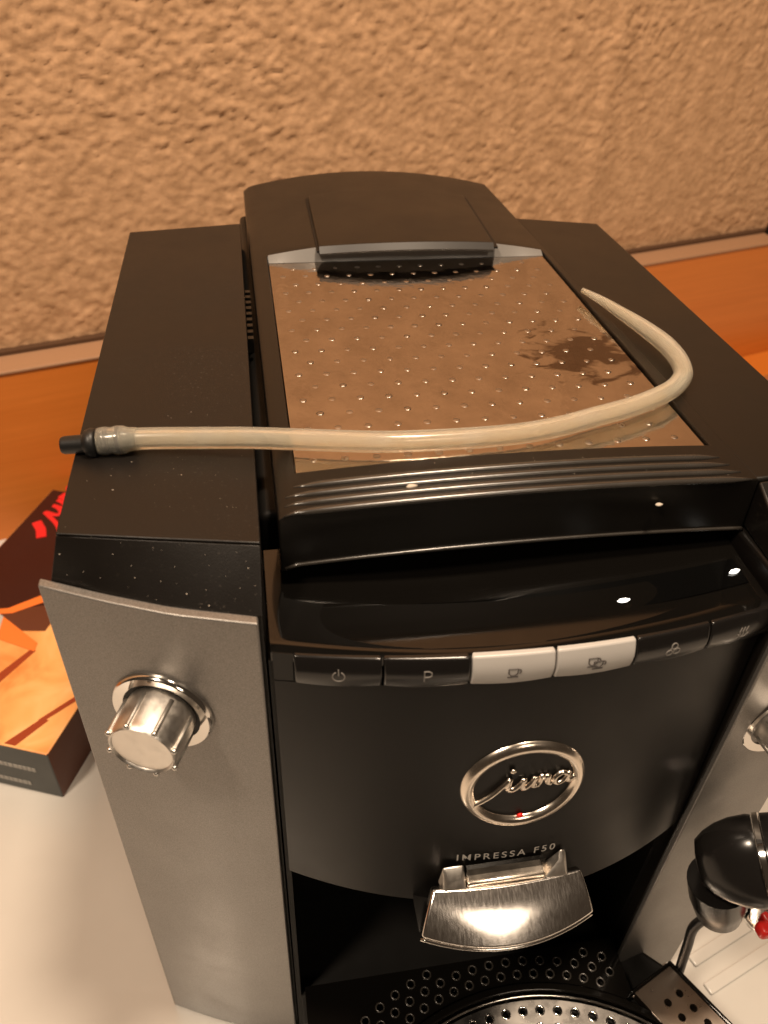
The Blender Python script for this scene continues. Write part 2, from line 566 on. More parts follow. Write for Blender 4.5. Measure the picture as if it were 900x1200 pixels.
# cooling ribs down in the gap beside the hood
for i in range(9):
    bm = bmesh.new(); y = .085 + i * .0065
    box(bm, (-.0778, y, H - .010), (-.0752, y + .003, H - .003))
    obj('gap_rib', bm, M['hood'], mc)

# --- hood
YF, YB = -.0495, .298
PX0, PX1, PY0, PY1 = -.0649, .0886, -.0274, .1707
def hx0(y): return -.0719 - .0025 * (y - YF) / (YB - YF)
def hx1(y): return .0962 - .0066 * (y - YF) / (YB - YF)
def crown(y):
    t = max(0, min(1, (y - YF) / (PY1 - YF)))
    return .0025 + .0055 * t
def hz(x, y):
    x0, x1 = hx0(y), hx1(y); c = (x0 + x1) / 2; h = (x1 - x0) / 2
    t = min(1, abs((x - c) / h))
    z = H + .0010 + crown(y) * (1 - t ** 2)
    if t > .93 and x < c: z -= .0022 * ((t - .93) / .07) ** 2
    return z
def hood():
    bm = bmesh.new()
    nx = 44
    ys = [YF + (PY0 - YF) * i / 6 for i in range(7)] + [PY0 + (PY1 - PY0) * i / 30 for i in range(1, 31)] + [PY1 + (YB - PY1) * i / 16 for i in range(1, 17)]
    iy0, iy1 = 6, 36
    def xcoord(i, y):
        a, b = hx0(y), hx1(y)
        L = [a, a + (PX0 - a) * .35, a + (PX0 - a) * .7, PX0]
        R = [PX1, PX1 + (b - PX1) * .5, b]
        mid = [PX0 + (PX1 - PX0) * k / 36 for k in range(1, 36)]
        return (L + mid + R)[i]
    NX = 4 + 35 + 3
    ix0, ix1 = 3, 39
    def yb(x, y):
        if y > PY1:
            t = (y - PY1) / (YB - PY1); s = (x - .0075) / .082
            return y + .006 * (1 - s * s) * t
        return y
    G = [[None] * len(ys) for _ in range(NX)]
    for i in range(NX):
        for j, y in enumerate(ys):
            x = xcoord(i, y); Y = yb(x, y)
            G[i][j] = bm.verts.new((x, Y, hz(x, min(y, YB))))
    for i in range(NX - 1):
        for j in range(len(ys) - 1):
            if ix0 <= i < ix1 and iy0 <= j < iy1: continue
            bm.faces.new((G[i][j], G[i + 1][j], G[i + 1][j + 1], G[i][j + 1]))
    # recess walls and floor
    zf = H - .0012
    def low(i, j, ins=0):
        v = G[i][j].co
        return (v.x, v.y - (.004 if j == iy1 else 0), zf)
    per = [(i, iy0) for i in range(ix0, ix1)] + [(ix1, j) for j in range(iy0, iy1)] + [(i, iy1) for i in range(ix1, ix0, -1)] + [(ix0, j) for j in range(iy1, iy0, -1)]
    lowv = [bm.verts.new(low(*p)) for p in per]
    for k in range(len(per)):
        k2 = (k + 1) % len(per)
        bm.faces.new((G[per[k][0]][per[k][1]], G[per[k2][0]][per[k2][1]], lowv[k2], lowv[k]))
    bm.faces.new(lowv)
    # outer skirt
    out = [(i, 0) for i in range(NX - 1)] + [(NX - 1, j) for j in range(len(ys) - 1)] + [(i, len(ys) - 1) for i in range(NX - 1, 0, -1)] + [(0, j) for j in range(len(ys) - 1, 0, -1)]
    low2 = []
    for (i, j) in out:
        v = G[i][j].co
        dz = -.0215 if j == 0 else -.024
        low2.append(bm.verts.new((v.x, v.y - (.0012 if j == 0 else 0), v.z + dz if j < len(ys) - 1 else v.z - .03)))
    for k in range(len(out)):
        k2 = (k + 1) % len(out)
        bm.faces.new((G[out[k][0]][out[k][1]], low2[k], low2[k2], G[out[k2][0]][out[k2][1]]))
    bm.faces.new(low2[::-1])
    return obj('hood', bm, M['hood'], mc, bevel=.0011)
hood()

# four moulded ribs across the front of the hood
for i, (y, xa, xb) in enumerate([(-.0355, -.0660, .0880), (-.0402, -.0690, .0895), (-.0447, -.0695, .0915), (-.0492, -.0700, .0935)]):
    bm = bmesh.new()
    pts = []
    for k in range(41):
        x = xa + (xb - xa) * k / 40
        pts.append(Vector((x, y, hz(x, y) - .0001)))
    tube(bm, pts, lambda s: .0015 * min(1, .3 + 12 * min(s, 1 - s)), 12, flat=.8)
    obj('rib', bm, M['ribm'], mc, smooth=True)

bm = bmesh.new()
tube(bm, [Vector((-.0705 + .166 * k / 40, YF - .0016, hz(-.0705 + .166 * k / 40, YF) - .0208)) for k in range(41)], .0007, 8)
obj('hood_lip', bm, M['ribm'], mc, smooth=True)
# cup warmer plate
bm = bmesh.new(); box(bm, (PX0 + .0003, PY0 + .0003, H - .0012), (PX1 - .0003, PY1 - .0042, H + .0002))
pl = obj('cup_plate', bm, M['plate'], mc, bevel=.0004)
bm = bmesh.new()
row = 0; y = PY0 + .0085
while y < PY1 - .006:
    x = PX0 + .007 + (.0057 if row % 2 else 0)
    while x < PX1 - .004:
        prof = [(.00095 * math.sin(a), .0017 * math.cos(a)) for a in (0, .5, 1.0, 1.4)]
        prof = [(h_ * .32, r_ * random.uniform(.85, 1.05)) for h_, r_ in prof]
        lathe(bm, prof, (x, y, H + .0001), (0, 0, 1), 10, ref=Vector((1, 0, 0)), cap0=False)
        x += .0114
    y += .0104; row += 1
dm = obj('dimples', bm, M['plate_d'] if 'plate_d' in M else metal('dimple_steel', (.42, .375, .33), .30), pl, smooth=True)
dm['kind'] = 'stuff'

# lid flap
def flap():
    bm = bmesh.new()
    def F(u, v):
        y = .1640 + (.2500 - .1640) * v
        xa = -.0375 + (.0015) * v; xb = .0575 + .004 * v
        x = xa + (xb - xa) * u
        y += .003 * (1 - (2 * u - 1) ** 2) * (v) - .0035 * (1 - (2 * u - 1) ** 2) * (1 - v)
        return Vector((x, y, hz(x, y) + .0032))
    solid_sheet(bm, F, 20, 8, Vector((0, 0, -.0034)))
    o = obj('funnel_lid', bm, M['hood'], mc, bevel=.0008)
    bm = bmesh.new()
    def U(u, v):
        p = F(u, v); return Vector((p.x + (.0030 if u > .5 else -.0012) * abs(2 * u - 1), p.y + .0022 * v, p.z - .0024))
    solid_sheet(bm, U, 20, 8, Vector((0, 0, -.001)))
    obj('lid_gap', bm, M['deep'], o)
    bm = bmesh.new()
    def G_(u, v):
        p = F(u, 0); return p + Vector((0, -.0004 - .0026 * v, .0002 - .0030 * v))
    solid_sheet(bm, G_, 20, 2, Vector((0, .0010, -.0012)))
    obj('front_lip', bm, M['bezel'], o, smooth='auto')
flap()
# grey sloping back wall of the recess, seen left and right of the flap
bm = bmesh.new()
def bw(u, v):
    x = PX0 + .0006 + (PX1 - PX0 - .0012) * u
    z0 = H + .0003; z1 = hz(x, PY1) + .0004
    return Vector((x, PY1 - .0042 + .0042 * v, z0 + (z1 - z0) * v))
solid_sheet(bm, bw, 30, 2, Vector((0, .0004, -.0004)))
obj('recess_ramp', bm, M['ramp'], mc, smooth='auto')

# --- glossy console between hood and buttons
def cons(u, v):
    x = -.0775 + .1715 * u
    ya = -.036; yb = arc_top(x) + .0004
    y = ya + (yb - ya) * v
    z = .3165 + .0035 * (1 - v) ** 2 - (.0030 + .0030 * math.exp(-((u - .32) / .26) ** 2)) * math.sin(PI * v) * (1 - ((x - DC) / .089) ** 2)
    if v > .92: z -= .0014 * ((v - .92) / .08) ** 2
    return Vector((x, y, z))
bm = bmesh.new(); solid_sheet(bm, cons, 48, 30, Vector((0, 0, -.004)))
obj('console', bm, M['gloss'], mc, smooth='auto')
GLINTS = [(.0432, -.0722), (.0878, -.0650)]  # lamp glints on the glossy console, added as small glowing chips
# display window inset
bm = bmesh.new()
def disp(u, v):
    uu = .30 + .68 * u; vv = .50 + .26 * v
    return cons(uu, vv) + Vector((0, 0, .0006))
solid_sheet(bm, disp, 30, 8, Vector((0, 0, -.001)))
kk = NT('display_glass'); kk.b.inputs['Base Color'].default_value = (.002, .002, .002, 1); kk.b.inputs['Roughness'].default_value = .03
dp = obj('display', bm, kk.m, mc, smooth='auto')
for (x, y) in GLINTS:
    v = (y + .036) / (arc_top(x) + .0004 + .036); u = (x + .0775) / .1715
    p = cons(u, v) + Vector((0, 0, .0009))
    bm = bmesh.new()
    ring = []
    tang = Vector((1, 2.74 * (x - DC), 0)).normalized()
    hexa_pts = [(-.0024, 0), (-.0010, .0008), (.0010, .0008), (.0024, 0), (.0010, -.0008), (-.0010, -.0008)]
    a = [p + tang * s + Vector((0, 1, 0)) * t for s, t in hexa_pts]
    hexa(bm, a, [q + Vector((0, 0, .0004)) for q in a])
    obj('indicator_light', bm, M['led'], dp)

# --- front door
def door_f(u, v):
    x = -.0770 + .1712 * u; z = ZD1 - (ZD1 - ZD0) * v
    return Vector((x, door_y(x, z), z))
bm = bmesh.new(); solid_sheet(bm, door_f, 48, 10, lambda u, v: Vector((0, .03, 0)) if True else None)
obj('front_door', bm, M['door'], mc, smooth='auto')
# strip behind buttons
bm = bmesh.new()
def strip(u, v):
    x = -.0770 + .1712 * u; return Vector((x, arc_top(x) + .0035, .3155 - .0135 * v))
solid_sheet(bm, strip, 40, 2, Vector((0, .02, 0)))
obj('button_frame', bm, M['gloss'], mc, smooth='auto')
bm = bmesh.new()
def lend(u, v):
    x = -.0770 + .0062 * u; return Vector((x, arc_top(x) + .0002, .3152 - .0130 * v))
solid_sheet(bm, lend, 3, 2, Vector((0, .003, 0)))
obj('end_filler', bm, M['door'], mc, smooth='auto')

# icons: 2D strokes (in metres, centre 0,0)
def stroke_set(kind):
    S = []
    def circ(cx, cy, rx, ry=None, a0=0, a1=360, n=20):
        ry = ry or rx
        return [(cx + rx * math.cos(math.radians(a0 + (a1 - a0) * k / n)), cy + ry * math.sin(math.radians(a0 + (a1 - a0) * k / n))) for k in range(n + 1)]
    m = .001
    if kind == 'power':
        S.append(circ(0, -.3 * m, 1.9 * m, None, 115, 425)); S.append([(0, 2.4 * m), (0, .2 * m)])
    if kind == 'P':
        S.append([(-1.0 * m, -2 * m), (-1.0 * m, 2 * m), (.4 * m, 2 * m), (1.3 * m, 1.5 * m), (1.3 * m, .4 * m), (.4 * m, -.1 * m), (-1 * m, -.1 * m)])
    def cup(cx, cy):
        S.append([(cx - 1.8 * m, cy + 1.4 * m), (cx + 1.3 * m, cy + 1.4 * m), (cx + 1.2 * m, cy - .4 * m), (cx + .5 * m, cy - 1.2 * m), (cx - 1.0 * m, cy - 1.2 * m), (cx - 1.7 * m, cy - .4 * m), (cx - 1.8 * m, cy + 1.4 * m)])
        S.append(circ(cx + 1.5 * m, cy + .4 * m, .8 * m, None, -80, 90, 8))
        S.append([(cx - 2.0 * m, cy - 2 * m), (cx + 1.6 * m, cy - 2 * m)])
    if kind == 'cup': cup(0, 0)
    if kind == 'cups': cup(-1.0 * m, .7 * m); cup(1.0 * m, -.6 * m)
    if kind == 'rinse':
        S.append(circ(-1.3 * m, -1.2 * m, 1.1 * m)); S.append(circ(1.4 * m, -1.0 * m, 1.2 * m)); S.append(circ(.3 * m, 1.2 * m, 1.1 * m))
        S.append([(-1.2 * m, 0), (-.6 * m, 1.2 * m)])
    if kind == 'steam':
        for k in (-1.5, -.2, 1.1):
            S.append([(k * m - .3 * m, -2 * m), (k * m + .3 * m, -.9 * m), (k * m - .2 * m, .3 * m), (k * m + .5 * m, 1.8 * m)])
        S.append(circ(0, 0, 2.2 * m, 2.2 * m, 200, 340, 10))
    return S

kinds = ['power', 'P', 'cup', 'cups', 'rinse', 'steam']
for i, kd in enumerate(kinds):
    xa = -.0705 + .0279 * i; xb = xa + .0273
    silver = kd in ('cup', 'cups')
    zt, zb = .3153, .3028
    def bf(u, v, xa=xa, xb=xb):
        x = xa + (xb - xa) * u
        bul = .0014 * math.sin(PI * min(1, max(0, v))) if True else 0
        sag = .0009 * (1 - math.sin(PI * u)) * v
        return Vector((x, arc_top(x) - .0006 - bul - .0012 * v, zt + (zb - zt) * v + sag))
    bm = bmesh.new(); solid_sheet(bm, bf, 14, 8, Vector((0, .004, 0)))
    b_ = obj('button', bm, M['silverbtn'] if silver else M['button'], mc, bevel=.0006)
    if silver: b_['label'] = 'silver button with a ' + ('single cup' if kd == 'cup' else 'double cup') + ' symbol'
    else: b_['label'] = {'power': 'black button with power symbol', 'P': 'black button with letter P', 'rinse': 'black button with droplet symbol', 'steam': 'black button with steam symbol'}[kd]
    bm = bmesh.new()
    xm = (xa + xb) / 2; zm = (zt + zb) / 2
    for st in stroke_set(kd):
        pts = []
        for (a, c) in st:
            u = (xm + a - xa) / (xb - xa); v = (zm + c * 1.05 - zt) / (zb - zt)
            pts.append(bf(u, v) + Vector((0, -.00008, 0)))
        tube(bm, pts, .00022, 6)
    obj('symbol', bm, M['print_dark'] if silver else M['icon'], b_)

# --- emblem on the door
EX, EZ = .0093, .2512
RX, RZ = .0212, .0192
def on_door(a, c, off):
    x = EX + a; z = EZ + c
    return Vector((x, door_y(x, z) - off, z))
em = None
bm = bmesh.new()
N = 72
prof = [(-.0026, 0), (-.0022, .0014), (-.0008, .0020), (.0008, .0018), (.0020, .0008), (.0023, 0)]
rings = []
for k in range(N):
    a = 2 * PI * k / N; ca, sa = math.cos(a), math.sin(a)
    ring = [bm.verts.new(on_door((RX + q) * ca, (RZ + q) * sa, h)) for q, h in prof]
    rings.append(ring)
for k in range(N):
    a, b = rings[k], rings[(k + 1) % N]
    for j in range(len(prof) - 1): bm.faces.new((a[j], a[j + 1], b[j + 1], b[j]))
em = obj('emblem', bm, M['ringm'], mc, smooth=True)

def script_strokes():
    """handwritten 'jura' in a unit box roughly -1..1 wide"""
    S = []
    S.append([(-.98, -.42), (-.80, -.30), (-.60, -.12), (-.40, .14), (-.30, .26), (-.34, .02)])       # j tail up
    S.append([(-.30, .26), (-.33, .02), (-.22, -.03), (-.08, .10), (-.02, .24), (-.05, .04), (.02, -.02), (.14, .12), (.20, .26), (.16, .04), (.24, .02)])  # u
    S.append([(.24, .02), (.29, .12), (.33, .28), (.37, .20), (.45, .25), (.45, .08), (.52, .02)])                   # r
    S.append([(.84, .22), (.73, .30), (.61, .21), (.58, .07), (.67, .0), (.79, .09), (.86, .27), (.84, .09), (.90, .03), (1.0, .12)])  # a
    return S
for st in script_strokes():
    bm = bmesh.new()
    pts = catmull([Vector((a, c, 0)) for a, c in st], 6)
    tube(bm, [on_door(p.x * .0192, p.y * .0175 - .0005, .0008) for p in pts], lambda s: .00125, 8, flat=.8)
    obj('letter', bm, M['ringm'], em, smooth=True)
bm = bmesh.new(); lathe(bm, [(0, .0011), (.0008, .0011), (.0011, .0006)], on_door(-.0050, .0085, .0005), (0, -1, 0), 12); obj('dot', bm, M['ringm'], em, smooth=True)
bm = bmesh.new(); lathe(bm, [(0, .0013), (.0006, .0012), (.0010, .0006)], on_door(.000, -.0160, .0004), (0, -1, 0), 12); obj('red_dot', bm, M['red'], em, smooth=True)

# model lettering
def text_mesh(s, size, fn, mat, parent, name, depth=.0002, align='CENTER', spacing=1.0):
    cu = bpy.data.curves.new(name, 'FONT'); cu.body = s; cu.size = size; cu.align_x = align; cu.align_y = 'CENTER'
    cu.space_character = spacing; cu.offset = size * .008
    o = bpy.data.objects.new(name, cu); COL.objects.link(o)
    bpy.context.view_layer.update()
    dg = bpy.context.evaluated_depsgraph_get()
    me = bpy.data.meshes.new_from_object(o.evaluated_get(dg))
    COL.objects.unlink(o); bpy.data.objects.remove(o)
    bm = bmesh.new(); bm.from_mesh(me)
    bmesh.ops.triangulate(bm, faces=bm.faces)
    for v in bm.verts: v.co = fn(v.co.x, v.co.y)
    return obj(name, bm, mat, parent)
text_mesh('IMPRESSA F50', .0050, lambda a, c: Vector((.0065 + a, door_y(.0065 + a, .2125 + c) - .0003, .2125 + c)), M['print_grey'], mc, 'lettering', spacing=1.36)

# --- spout
SPX = .0068
sp_e = None
def spf(u, v):
    s = 2 * u - 1
    hw = .0300 + .0044 * v
    x = SPX - .0018 * v + hw * s
    y = -.1075 - .0020 * (1 - s * s) - (.0130 + .0055 * (1 - s * s)) * v
    z = .2030 - .0005 * s - (.0098 + .0012 * (1 - s * s)) * v + .0010 * math.sin(PI * v)
    return Vector((x, y, z))
bm = bmesh.new(); solid_sheet(bm, spf, 36, 12, Vector((0, .003, -.0028)))
sp = obj('spout', bm, M['spout'], mc, bevel=.0009)
bm = bmesh.new()
tube(bm, [spf(k / 36, 1) + Vector((0, .0012, -.0036)) for k in range(37)], .0008, 8)
obj('spout_rim', bm, M['chrome'], sp, smooth=True)
bm = bmesh.new()
def spb(u, v):
    p = spf(u, 1); return Vector((p.x * (1 - .10 * v) + SPX * .10 * v, p.y + .004 + .018 * v, p.z - .004 - .012 * v))
solid_sheet(bm, spb, 20, 3, Vector((0, .012, 0)))
obj('spout_body', bm, M['deep'], sp, smooth='auto')
for sx in (-1, 1):   # chrome lugs on both sides of the finger slot
    bm = bmesh.new()
    xc = SPX - .001 + sx * .0205
    a = [(xc - .0045, -.1030, .2105), (xc + .0045, -.1030, .2105), (xc + .0055, -.1030, .200), (xc - .0055, -.1030, .200)]
    b = [(xc - .0035, -.1065, .2075), (xc + .0035, -.1065, .2075), (xc + .0048, -.1095, .2020), (xc - .0048, -.1095, .2020)]
    if sx > 0:
        a[0] = (xc + .0020, -.1030, .2120); b[0] = (xc + .0018, -.1060, .2085)
    hexa(bm, a, b); obj('lug', bm, M['knob'], sp, bevel=.001)
bm = bmesh.new(); box(bm, (SPX - .0165, -.1086, .2020), (SPX + .0150, -.1030, .2052)); obj('bar', bm, M['ringm'], sp, bevel=.0008)
bm = bmesh.new(); box(bm, (SPX - .0165, -.1052, .2052), (SPX + .0150, -.1035, .2100)); obj('slot', bm, M['gloss'], sp)

# --- lower recess: base and drip tray
bm = bmesh.new(); box(bm, (-.0775, -.078, .004), (.0944, -.028, .046))
obj('base', bm, M['deep'], mc, bevel=.002)
for s, xx in ((-1, -.0784), (1, .0935)):
    bm = bmesh.new(); box(bm, (xx, -.0780, .004), (xx + .0022, -.029, .31)); obj('inner_wall', bm, M['deep'], mc)

def perforated(bm, outline, holes, z0, z1, hr, hs=12):
    """plate with real holes: outline polygon and hole centres, filled by triangulation"""
    def loop(pts, z): return [bm.verts.new((x, y, z)) for x, y in pts]
    for z in (z1,):
        edges = []
        def addloop(pts):
            vs = loop(pts, z)
            for k in range(len(vs)): edges.append(bm.edges.new((vs[k], vs[(k + 1) % len(vs)])))
            return vs
        top_outer = addloop(outline); loops = [top_outer]
        for hx, hy in holes:
            loops.append(addloop([(hx + hr * math.cos(2 * PI * k / hs), hy + hr * math.sin(2 * PI * k / hs)) for k in range(hs)]))
        r = bmesh.ops.triangle_fill(bm, use_beauty=True, use_dissolve=False, edges=edges)
        for lp in loops:
            lo = [bm.verts.new((v.co.x, v.co.y, z0)) for v in lp]
            for k in range(len(lp)):
                k2 = (k + 1) % len(lp); bm.faces.new((lp[k], lp[k2], lo[k2], lo[k]))

tr = empty('drip_tray', (.02, -.15, 0))
tr.parent = mc; tr.location = Vector((.02, -.15, 0)) - WP[mc.name]
TZ = .058
bm = bmesh.new()
out = [(-.0740, -.079), (.1080, -.079), (.1215, -.0925), (.1420, -.1400), (.1420, -.2300), (-.0740, -.2300)]
GC = (.0300, -.2120); GR = .117
def arc_pts(r, a0, a1, n): return [(GC[0] + r * math.cos(math.radians(a0 + (a1 - a0) * k / n)), GC[1] + r * math.sin(math.radians(a0 + (a1 - a0) * k / n))) for k in range(n + 1)]
# back perforated shelf
holes = []
for r_ in (.1225, .1290, .1355):
    for k in range(17):
        a = math.radians(132 - k * 4.1 - (2 if r_ == .129 else 0))
        x, y = GC[0] + r_ * math.cos(a), GC[1] + r_ * math.sin(a)
        if -.070 < x < .088 and y < -.0815: holes.append((x, y))
bm = bmesh.new()
ol = [(-.0740, -.0790), (-.0740, -.160)] 
arc = arc_pts(GR + .0015, 146, 58, 40)
arc = [p for p in arc if p[0] > -.0738 and p[0] < .0925]
poly = [(-.0740, -.0790)] + [(-.0740, arc[0][1])] + arc + [(.0935, arc[-1][1]), (.0935, -.0790)]
perforated(bm, poly, holes, TZ - .003, TZ, .0020)
t1 = obj('back_grille', bm, M['gloss'], tr, smooth=False)
WPt = WP
bm = bmesh.new()
for hx_, hy_ in holes:
    pts = [Vector((hx_ + .0021 * math.cos(a), hy_ + .0021 * math.sin(a), TZ + .0001)) for a in [2 * PI * k / 12 for k in range(12)]]
    tube(bm, pts, .0005, 6, close=(0, 0, 1))
o = obj('hole_rims', bm, M['ribm'], t1, smooth=True); o['kind'] = 'stuff'
# tray body below
bm = bmesh.new(); prism(bm, out, .004, TZ - .012); obj('tray_body', bm, M['deep'], tr, bevel=.002)
# round cup grid: black outer ring, steel inner ring, perforated steel disc
def ringbar(name, r0, r1, z0, z1, mat):
    bm = bmesh.new(); n = 96
    A = [[bm.verts.new((GC[0] + r * math.cos(2 * PI * k / n), GC[1] + r * math.sin(2 * PI * k / n), z)) for k in range(n)] for r, z in ((r0, z0), (r0, z1), (r1, z1), (r1, z0))]
    for q in range(4):
        a, b = A[q], A[(q + 1) % 4]
        for k in range(n): bm.faces.new((a[k], a[(k + 1) % n], b[(k + 1) % n], b[k]))
    return obj(name, bm, mat, tr, bevel=.0008)
ringbar('grid_ring', .1132, GR, TZ - .008, TZ + .0035, M['gloss'])
ringbar('steel_ring', .1112, .1126, TZ - .006, TZ + .0012, M['chrome'])
hl = []
for q, r_ in enumerate((.1050, .0970, .0890, .0810, .0730)):
    nn = int(2 * PI * r_ / .0088)
    for k in range(nn):
        a = 2 * PI * k / nn
        if math.sin(a) > .2: hl.append((GC[0] + r_ * math.cos(a), GC[1] + r_ * math.sin(a)))
bm = bmesh.new()
perforated(bm, [(GC[0] + .1100 * math.cos(2 * PI * k / 80), GC[1] + .1100 * math.sin(2 * PI * k / 80)) for k in range(80)], hl, TZ - .003, TZ, .0019)
obj('cup_grid', bm, metal('grid_steel', (.42, .40, .38), .28), tr)
bm = bmesh.new()
for hx_, hy_ in hl:
    pts = [Vector((hx_ + .0021 * math.cos(a), hy_ + .0021 * math.sin(a), TZ + .0001)) for a in [2 * PI * k / 12 for k in range(12)]]
    tube(bm, pts, .0005, 6, close=(0, 0, 1))
o = obj('hole_rims', bm, M['chrome'], tr, smooth=True); o['kind'] = 'stuff'
# stainless corner plate with black surround
def cornerplate():
    c0 = Vector((.1185, -.0965)); d1 = Vector((.0170, -.0310)).normalized(); d2 = Vector((-.0285, -.0115)).normalized()
    def P(a, b): p = c0 + d1 * a + d2 * b; return (p.x, p.y)
    bm = bmesh.new(); perforated(bm, [P(.002, .0025), P(.075, .0025), P(.075, .028), P(.002, .028)], [P(.0140, .0095), P(.0225, .0095), P(.031, .0095), P(.0140, .0180), P(.0225, .0180)], TZ - .002, TZ + .004, .0020)
    obj('corner_plate', bm, metal('corner_steel', (.60, .50, .42), .3), tr)
    bm = bmesh.new(); prism(bm, [P(0, 0), P(.075, 0), P(.075, .0022), P(0, .0022)], .004, TZ + .005); obj('tray_edge', bm, M['gloss'], tr, bevel=.0008)
    bm = bmesh.new(); prism(bm, [P(0, .0022), P(.0018, .0022), P(.0018, .030), P(0, .030)], .004, TZ + .005); obj('tray_edge', bm, M['gloss'], tr, bevel=.0008)
    bm = bmesh.new(); prism(bm, [P(.002, .0025), P(.075, .0025), P(.075, .028), P(.002, .028)], TZ - .011, TZ - .006); obj('plate_backing', bm, M['deep'], tr)
cornerplate()

# --- knobs
def knob(cx, cz, nx, yfun, sgn, r=.0124, name='rotary_knob', tilt=0):
    ax = Vector((nx, -math.sqrt(1 - nx * nx), 0))
    c = Vector((cx, yfun(cx), cz))
    bm = bmesh.new(); lathe(bm, [(-.0005, .0183), (.0010, .0183), (.0019, .0174), (.0013, .0140), (.0000, .0136), (-.0005, .0136)], c, ax, 56, cap0=False, cap1=False)
    k = obj(name, bm, M['chrome'], mc, smooth='auto', angle=50)
    bm = bmesh.new(); lathe(bm, [(-.0004, .0138), (.0004, .0138)], c, ax, 32); obj('collar_gap', bm, M['deep'], k)
    bm = bmesh.new(); lathe(bm, [(.0005, r * .98), (.004, r), (.0150, r * .965), (.0166, r * .94), (.0172, r * .90), (.0168, r * .86), (.0164, r * .84)], c, ax, 48, cap1=True)
    g = obj('grip', bm, M['knob'], k, smooth='auto', angle=40)
    u = Vector((0, 0, 1)); v = ax.cross(u)
    for q in range(8):
        a = 2 * PI * (q + .35) / 8
        d = u * math.cos(a) + v * math.sin(a)
        bm = bmesh.new()
        tube(bm, [c + ax * t + d * rr for t, rr in ((.003, r * 1.0), (.010, r * .99), (.0155, r * .975), (.0168, r * .965))], lambda s: .00085, 8)
        lathe(bm, [(-.0010, .0003), (-.0006, .0009), (0, .0011), (.0006, .0009), (.0010, .0003)], c + ax * .0165 + d * r * .985, ax, 10)
        obj('grip_rib', bm, M['knob'], g, smooth=True)
knob(-.1155, .2808, -.36, lambda x: panel_y(x) - .0003, 1)
knob(.1205, .2500, .10, lambda x: rp_y(x) - .0003, 1)

# --- milk frother / steam nozzle on the right column
fr = empty('steam_nozzle', (.11, -.11, .16)); fr.parent = mc; fr.location = Vector((.11, -.11, .16)) - WP[mc.name]
axf = Vector((.80, -.28, .40)).normalized()
o0 = Vector((.0975, -.1020, .1820))
bm = bmesh.new()
K = .80
lathe(bm, [(-.002, .004), (-.001, .009), (.003, .0125), (.008, .0152), (.014, .0172), (.021, .0181), (.023, .0177)], o0, axf, 40, rfun=lambda a, d: 1 + .09 * math.cos(3 * a + .6))
obj('swivel_cup', bm, M['button'], fr, smooth='auto', angle=50)
bm = bmesh.new(); lathe(bm, [(.0235, .0172), (.0237, .0178), (.0258, .0178), (.0263, .0172)], o0, axf, 40); obj('chrome_band', bm, M['chrome'], fr, smooth='auto')
bm = bmesh.new(); lathe(bm, [(.0265, .0174), (.034, .0174), (.042, .0150), (.046, .007)], o0, axf, 40); obj('rear_cup', bm, M['button'], fr, smooth='auto', angle=50)
ax2 = Vector((.25, -.10, -.96)).normalized()
bm = bmesh.new(); lathe(bm, [(0, .0130), (.012, .0125), (.026, .0100), (.031, .006)], Vector((.1070, -.1060, .1700)), ax2, 28); obj('nozzle_sleeve', bm, M['button'], fr, smooth='auto')
bm = bmesh.new(); lathe(bm, [(0, .010), (.012, .0120), (.020, .0118), (.024, .009)], Vector((.134, -.108, .158)), ax2, 28); obj('frother_body', bm, M['chrome'], fr, smooth='auto')
bm = bmesh.new(); box(bm, (.1255, -.1235, .1440), (.1400, -.1170, .1510)); obj('red_tab', bm, M['red'], fr, bevel=.002)
# thin support pipe by the foot of the column
bm = bmesh.new(); tube(bm, catmull([(.1150, -.1070, .142), (.1158, -.1030, .125), (.1165, -.1000, .1076), (.1190, -.1000, .090), (.1215, -.1000, .072), (.1240, -.1000, .055)], 6), .0025, 10); obj('drain_hose', bm, M['rubber'], fr, smooth=True)

# ------------------------------------------------------------------ hose lying on top
hs = empty('silicone_hose', (0, -.01, H))
tag(hs, 'yellowed translucent silicone hose curving across the top of the machine', 'hose')
zs_ = .3505
HP = [(-.1240, -.0035, .3495), (-.1150, -.0043, .3500), (-.0950, -.0070, .3505), (-.0775, -.0098, .3510), (-.0550, -.0145, .3515), (-.0325, -.0180, .3515), (-.0100, -.0186, .3512), (.0145, -.0177, .3510),
      (.0330, -.0142, .3508), (.0508, -.0091, .3506), (.0640, -.0050, .3507), (.0760, .0000, .3508), (.0880, .0065, .3512), (.0965, .0150, .3515), (.1010, .0250, .3512), (.1028, .0360, .3512), (.1025, .0480, .3512), (.0995, .0640, .3512), (.0962, .0780, .3510), (.0925, .0930, .3508), (.0885, .1075, .3500)]
HP = [(x, y - (.0014 if x < .05 else .0006), z) for x, y, z in HP]
pts = catmull(HP, 8)
RO = .0039
def ro(s):
    r = RO
    if s > .80: r = RO * (1 - .68 * ((s - .80) / .20) ** 1.3)
    return r
bm = bmesh.new(); tube(bm, pts, ro, 24, inner=lambda s: ro(s) * .55)
obj('tube', bm, M['hose'], hs, smooth='auto', angle=60)
